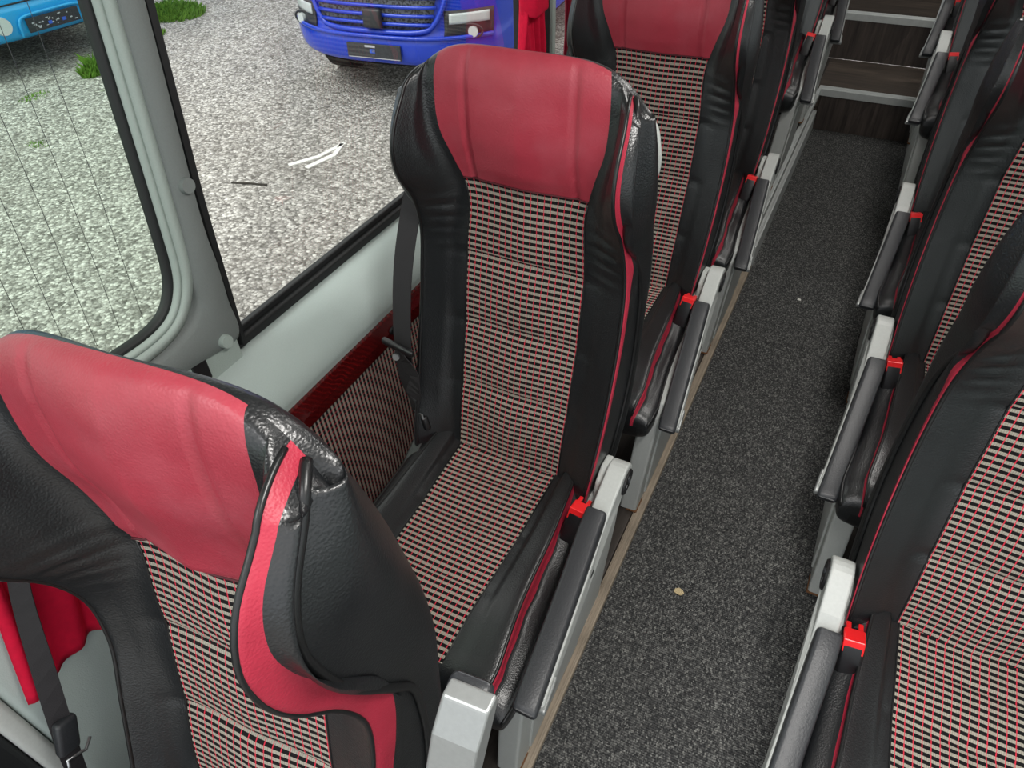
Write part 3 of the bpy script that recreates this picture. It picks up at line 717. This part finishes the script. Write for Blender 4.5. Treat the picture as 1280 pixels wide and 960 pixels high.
def seg(a, b, w):
    a, b = Vector(a), Vector(b); d = b-a; add_box(bm, ((a.x+b.x)/2, (a.y+b.y)/2, 0), (d.length, w, .012), Matrix.Rotation(math.atan2(d.y, d.x), 3, 'Z'), .003)
seg((0,0), (.12,.22), .05); seg((.12,.22), (.16,.52), .042); seg((.16,.02), (.22,.30), .05); seg((.22,.30), (.15,.50), .04)
gm = link('ground_mark', bm_mesh('ground_mark', bm), 'chalk', None, False, (-3.72, 3.14, GZ+.004)); tag(gm, 'white painted mark of broken strokes on gravel seen through the clear window', 'marking')
st = tube('stick', 'stick', [(-3.93,2.72,GZ+.008),(-3.80,2.76,GZ+.010),(-3.65,2.80,GZ+.006)], .008, None, 8); tag(st, 'short dark stick lying on the gravel', 'stick')

def front(name, paint, loc, rz, width, depth, zb, zt_, label, cat, bow, grey_low=None):
    """vehicle nose lofted from a bowed plan outline, facing local -y"""
    r = empty(name, loc, label, cat, rz=rz); return r
def bowed(w, d, n=28, r=.35):
    pts = []
    for k in range(n+1):
        u = -1+2*k/n; x = u*w/2; pts.append((x, d*(abs(u)**3.2)))
    return pts
# blue van
van = empty('delivery_van', (-3.72, 4.47, GZ), 'royal blue van parked outside the clear window with dark grille and plate holder', 'van', rz=math.radians(7))
VW = 2.04
prof = [(.36,.10),(.38,.03),(.45,.0),(.56,.0),(.62,.035),(.66,.05),(.74,.055),(.86,.07),(.98,.10),(1.06,.20),(1.12,.45),(1.16,.72),(1.62,1.05),(2.15,1.32),(2.30,1.45)]
pf = catmull([(a, b) for a, b in prof], 4)
V = []
for z, yo in pf:
    row = []
    for x, y in bowed(VW, .42, 40): row.append((x*(1-.02*(z/2.3)), y+yo, z))
    row = [(row[0][0], 4.6, z)] + row + [(row[-1][0], 4.6, z)]
    V.append(row)
body = link('van_body', grid_mesh('van_body', V, None, True), 'vblue', van)
V2 = [[(p[0], p[1], .36) for p in V[0]], [(p[0]*.9, p[1]+.2, .30) for p in V[0]]]
link('underbody', grid_mesh('underbody', [[(x, y, .34) for x, y, z in V[0]], [(0, 2.5, .34) for _ in V[0]]]), 'tyre', van)
box('windscreen', 'vglass', (0, 1.08, 1.62), (1.6, .5, .04), van, Matrix.Rotation(1.02, 3, 'X'), .02)
box('roof', 'vblue', (0, 3.1, 2.30), (1.84, 3.2, .06), van, None, .03)
def bow_y(x): return .42*(abs(2*x/VW)**3.2)
def patch(name, mat, xz, yoff, parent, th=.03, bev=.004, yf=None):
    """plate following the bow of the nose; xz polygon outline subdivided"""
    bm = bmesh.new(); f = lambda x: (yf or bow_y)(x)
    A = [bm.verts.new((x, f(x)+yoff(z) if callable(yoff) else f(x)+yoff, z)) for x, z in xz]; B = [bm.verts.new((v.co.x, v.co.y+th, v.co.z)) for v in A]
    bm.faces.new(A); bm.faces.new(B[::-1]); n = len(A)
    for i in range(n): bm.faces.new((A[i], B[i], B[(i+1) % n], A[(i+1) % n]))
    bmesh.ops.recalc_face_normals(bm, faces=bm.faces); return link(name, bm_mesh(name, bm), mat, parent, False)
pyo = lambda z: float(np.interp(z, [a for a, _ in prof], [b for _, b in prof]))
def strip_loft(name, mat, x0, x1, z0, z1, off, parent, nx=14, nz=4, shrink=0):
    V = []
    for j in range(nz+1):
        z = z0+(z1-z0)*j/nz; s = 1+shrink*j/nz
        V.append([((x0+(x1-x0)*i/nx)*s if shrink else x0+(x1-x0)*i/nx, bow_y((x0+(x1-x0)*i/nx))+pyo(z)-off, z) for i in range(nx+1)])
    o = link(name, grid_mesh(name, V, None, True), mat, parent); m = o.modifiers.new('th', 'SOLIDIFY'); m.thickness = .012; m.offset = 0; return o
gr = strip_loft('grille', 'grille', -.52, .52, .66, 1.00, .006, van, shrink=.12)
for z, w in ((.70,.52),(.765,.55),(.83,.57),(.90,.59),(.97,.60)):
    V = [(x, bow_y(x)+pyo(z)-.020, z) for x in np.linspace(-w, w, 16)]; tube('grille_slat', 'vblue', V, .015, gr, 8)
tube('grille_frame', 'vblue', [(x, bow_y(x)+pyo(z)-.016, z) for x, z in catmull([(-.66,1.0),(-.62,.84),(-.54,.70),(-.42,.645),(0,.635),(.42,.645),(.54,.70),(.62,.84),(.66,1.0)], 5)], .022, gr, 8)
rc = box('radar_cover', 'pad', (.02, -.005, .745), (.17, .05, .15), van, Matrix.Rotation(-.1, 3, 'X'), .02, True)
pl = box('number_plate', 'plate', (0, -.022, .485), (.52, .014, .12), van, Matrix.Rotation(-.05, 3, 'X'), .004)
for dx, w, h, m in ((-.03,.10,.018,'platet'),(-.01,.05,.034,'pblue'),(.0,.03,.02,'platet')): box('plate_mark', m, (dx, -.031, .525 if w > .06 else .488), (w, .004, h), pl, None, .001)
box('plate_rim', 'platet', (0, -.030, .431), (.50, .006, .006), pl, None, .001)
tube('bumper_crease', 'vblue', [(x, bow_y(x)+.0, .60) for x in np.linspace(-.97, .97, 30)], .018, van, 8)
for s in (-1, 1):
    h = strip_loft('headlight', 'pad', s*.62, s*.965, .60, .80, .006, van)
    strip_loft('lamp_lens', 'lens', s*.66, s*.94, .70, .78, .014, h)
    dd = disc('fog_lamp', 'lens', (s*.84, bow_y(.84)+.0, .635), (s*.35,-1,.1), .045, .03, h); 
    tube('lamp_surround', 'pad', [(s*.82+.07*math.cos(t)*1.4, bow_y(.83)+pyo(.64)-.03+.02*s*math.cos(t), .64+.055*math.sin(t)) for t in np.linspace(0, 2*PI, 20)], .010, h, 6)
    bm = bmesh.new(); bmesh.ops.create_cone(bm, cap_ends=True, segments=32, radius1=.34, radius2=.34, depth=.24); bmesh.ops.transform(bm, matrix=Matrix.Translation((s*.84, .95, .34)) @ Matrix.Rotation(PI/2, 4, 'Y'), verts=bm.verts); link('wheel', bm_mesh('wheel', bm), 'tyre', van, False)
    bm = bmesh.new(); bmesh.ops.create_cone(bm, cap_ends=True, segments=32, radius1=.34, radius2=.34, depth=.24); bmesh.ops.transform(bm, matrix=Matrix.Translation((s*.84, 3.9, .34)) @ Matrix.Rotation(PI/2, 4, 'Y'), verts=bm.verts); link('wheel', bm_mesh('wheel', bm), 'tyre', van, False)

# light blue bus, nose facing +x
bus = empty('parked_bus', (-7.52, 4.15, GZ), 'sky blue coach parked behind the heated window, round lamp and speckled number plate', 'bus', rz=math.radians(84))
bprof = [(.34,.06),(.38,.01),(.46,0),(.60,.0),(.64,.02),(.74,.03),(1.0,.05),(1.1,.09),(1.2,.12),(2.4,.30),(2.9,.55)]
bf = catmull(bprof, 4); V = []
for z, yo in bf:
    row = [(x, y+yo, z) for x, y in bowed(2.3, .34, 36)]; row = [(row[0][0], 7.5, z)]+row+[(row[-1][0], 7.5, z)]; V.append(row)
link('bus_body', grid_mesh('bus_body', V, None, True), 'lblue', bus)
link('underbody', grid_mesh('underbody', [[(x, y, .33) for x, y, z in V[0]], [(0, 4, .33) for _ in V[0]]]), 'tyre', bus)
box('windscreen', 'vglass', (0, .14, 1.75), (2.0, .04, 1.0), bus, Matrix.Rotation(-.15, 3, 'X'), .02)
bp = box('number_plate', 'plate', (0, -.022, .455), (.56, .016, .13), bus, None, .004)
tube('plate_surround', 'lblue', [(x, -.02, z) for x, z in catmull([(-.36,.37),(-.34,.50),(-.26,.545),(0,.55),(.26,.545),(.34,.50),(.36,.37)], 5)], .014, bus, 8)
random.seed(7)
bm = bmesh.new()
for k in range(26): add_box(bm, (random.uniform(-.24,.24), -.032, .455+random.uniform(-.045,.045)), (random.uniform(.008,.03), .004, random.uniform(.006,.016)), None, .001)
link('plate_dirt', bm_mesh('plate_dirt', bm), 'platet', bp, False)
for dx in (-.05, .10): box('plate_mark', 'pblue', (dx, -.033, .44), (.04, .004, .03), bp, None, .001)
disc('fog_lamp', 'lens', (-.50, .0, .50), (-.1,-1,.05), .085, .05, bus); disc('fog_lamp', 'lens', (.62, .02, .50), (.1,-1,.05), .085, .05, bus)
tube('body_gap', 'dark', [(x, .34*abs(x/1.15)**3.2+.018, .66) for x in np.linspace(-1.1, 1.1, 24)], .008, bus, 6)
tube('emblem_ring', 'chrome', [(.0+.085*math.cos(t), .012, .78+.075*math.sin(t)) for t in np.linspace(0, 2*PI, 28)], .010, bus, 8)
for s in (-1, 1):
    bm = bmesh.new(); bmesh.ops.create_cone(bm, cap_ends=True, segments=32, radius1=.42, radius2=.42, depth=.28); bmesh.ops.transform(bm, matrix=Matrix.Translation((s*.95, 1.9, .42)) @ Matrix.Rotation(PI/2, 4, 'Y'), verts=bm.verts); link('wheel', bm_mesh('wheel', bm), 'tyre', bus, False)

# litter
tag(flake('gravel_chip', 'leaf', .1, .0, .012, '', ''), 'pale crumb of dry leaf on the carpet beside the middle seat', 'litter').location = (.187, .243, 0)
tag(flake('paper_scrap', 'chalk', .1, .0, .009, '', ''), 'small white scrap on the carpet near the second armrest', 'litter').location = (.24, 1.64, 0)

# ------------------------------------------------------------------ light
w = bpy.data.worlds.new('overcast'); bpy.context.scene.world = w; w.use_nodes = True
nt = w.node_tree; nt.nodes.clear(); wo = nt.nodes.new('ShaderNodeOutputWorld'); bg = nt.nodes.new('ShaderNodeBackground')
tc = nt.nodes.new('ShaderNodeTexCoord'); sp = nt.nodes.new('ShaderNodeSeparateXYZ'); nt.links.new(tc.outputs['Generated'], sp.inputs[0])
rp = nt.nodes.new('ShaderNodeValToRGB'); nt.links.new(sp.outputs[2], rp.inputs[0]); rp.color_ramp.elements[0].position = 0; rp.color_ramp.elements[0].color = (.75,.80,.84,1); rp.color_ramp.elements[1].position = .6; rp.color_ramp.elements[1].color = (1,1,1,1)
nt.links.new(rp.outputs[0], bg.inputs[0]); bg.inputs[1].default_value = 1.15; nt.links.new(bg.outputs[0], wo.inputs[0])
sun = bpy.data.lights.new('sun', 'SUN'); sun.energy = 1.2; sun.angle = math.radians(25); so = bpy.data.objects.new('sun', sun); C.objects.link(so); so.rotation_euler = (math.radians(38), 0, math.radians(-25))
for i, y in enumerate((-.4, .9, 2.2, 3.5)):  # added interior fill, stronger towards the front
    a = bpy.data.lights.new('fill_light', 'AREA'); a.shape = 'RECTANGLE'; a.size = .18; a.size_y = .46; a.energy = (9, 5, 2.5, 2)[i]; a.color = (1,.97,.93)
    ao = bpy.data.objects.new('fill_light', a); C.objects.link(ao); ao.location = (.44, y, 1.885)

# ------------------------------------------------------------------ camera
cam = bpy.data.cameras.new('camera'); co = bpy.data.objects.new('camera', cam); C.objects.link(co)
yaw, pitch, roll, f = .4832, .7416, -.034, 874.8
fw = Vector((-math.sin(yaw)*math.cos(pitch), math.cos(yaw)*math.cos(pitch), -math.sin(pitch))); r = fw.cross(Vector((0,0,1))).normalized(); u = r.cross(fw)
r2 = r*math.cos(roll)+u*math.sin(roll); u2 = -r*math.sin(roll)+u*math.cos(roll)
mt = Matrix((r2, u2, -fw)).transposed().to_4x4(); mt.translation = (.265, -.771, 1.585); co.matrix_world = mt
cam.sensor_fit = 'HORIZONTAL'; cam.sensor_width = 36; cam.lens = f*36/1280; cam.clip_start = .02; cam.clip_end = 100
S = bpy.context.scene; S.camera = co
S.view_settings.view_transform = 'Standard'; S.view_settings.look = 'None'; S.view_settings.gamma = 1; S.view_settings.use_curve_mapping = False
S.view_settings.exposure = .65
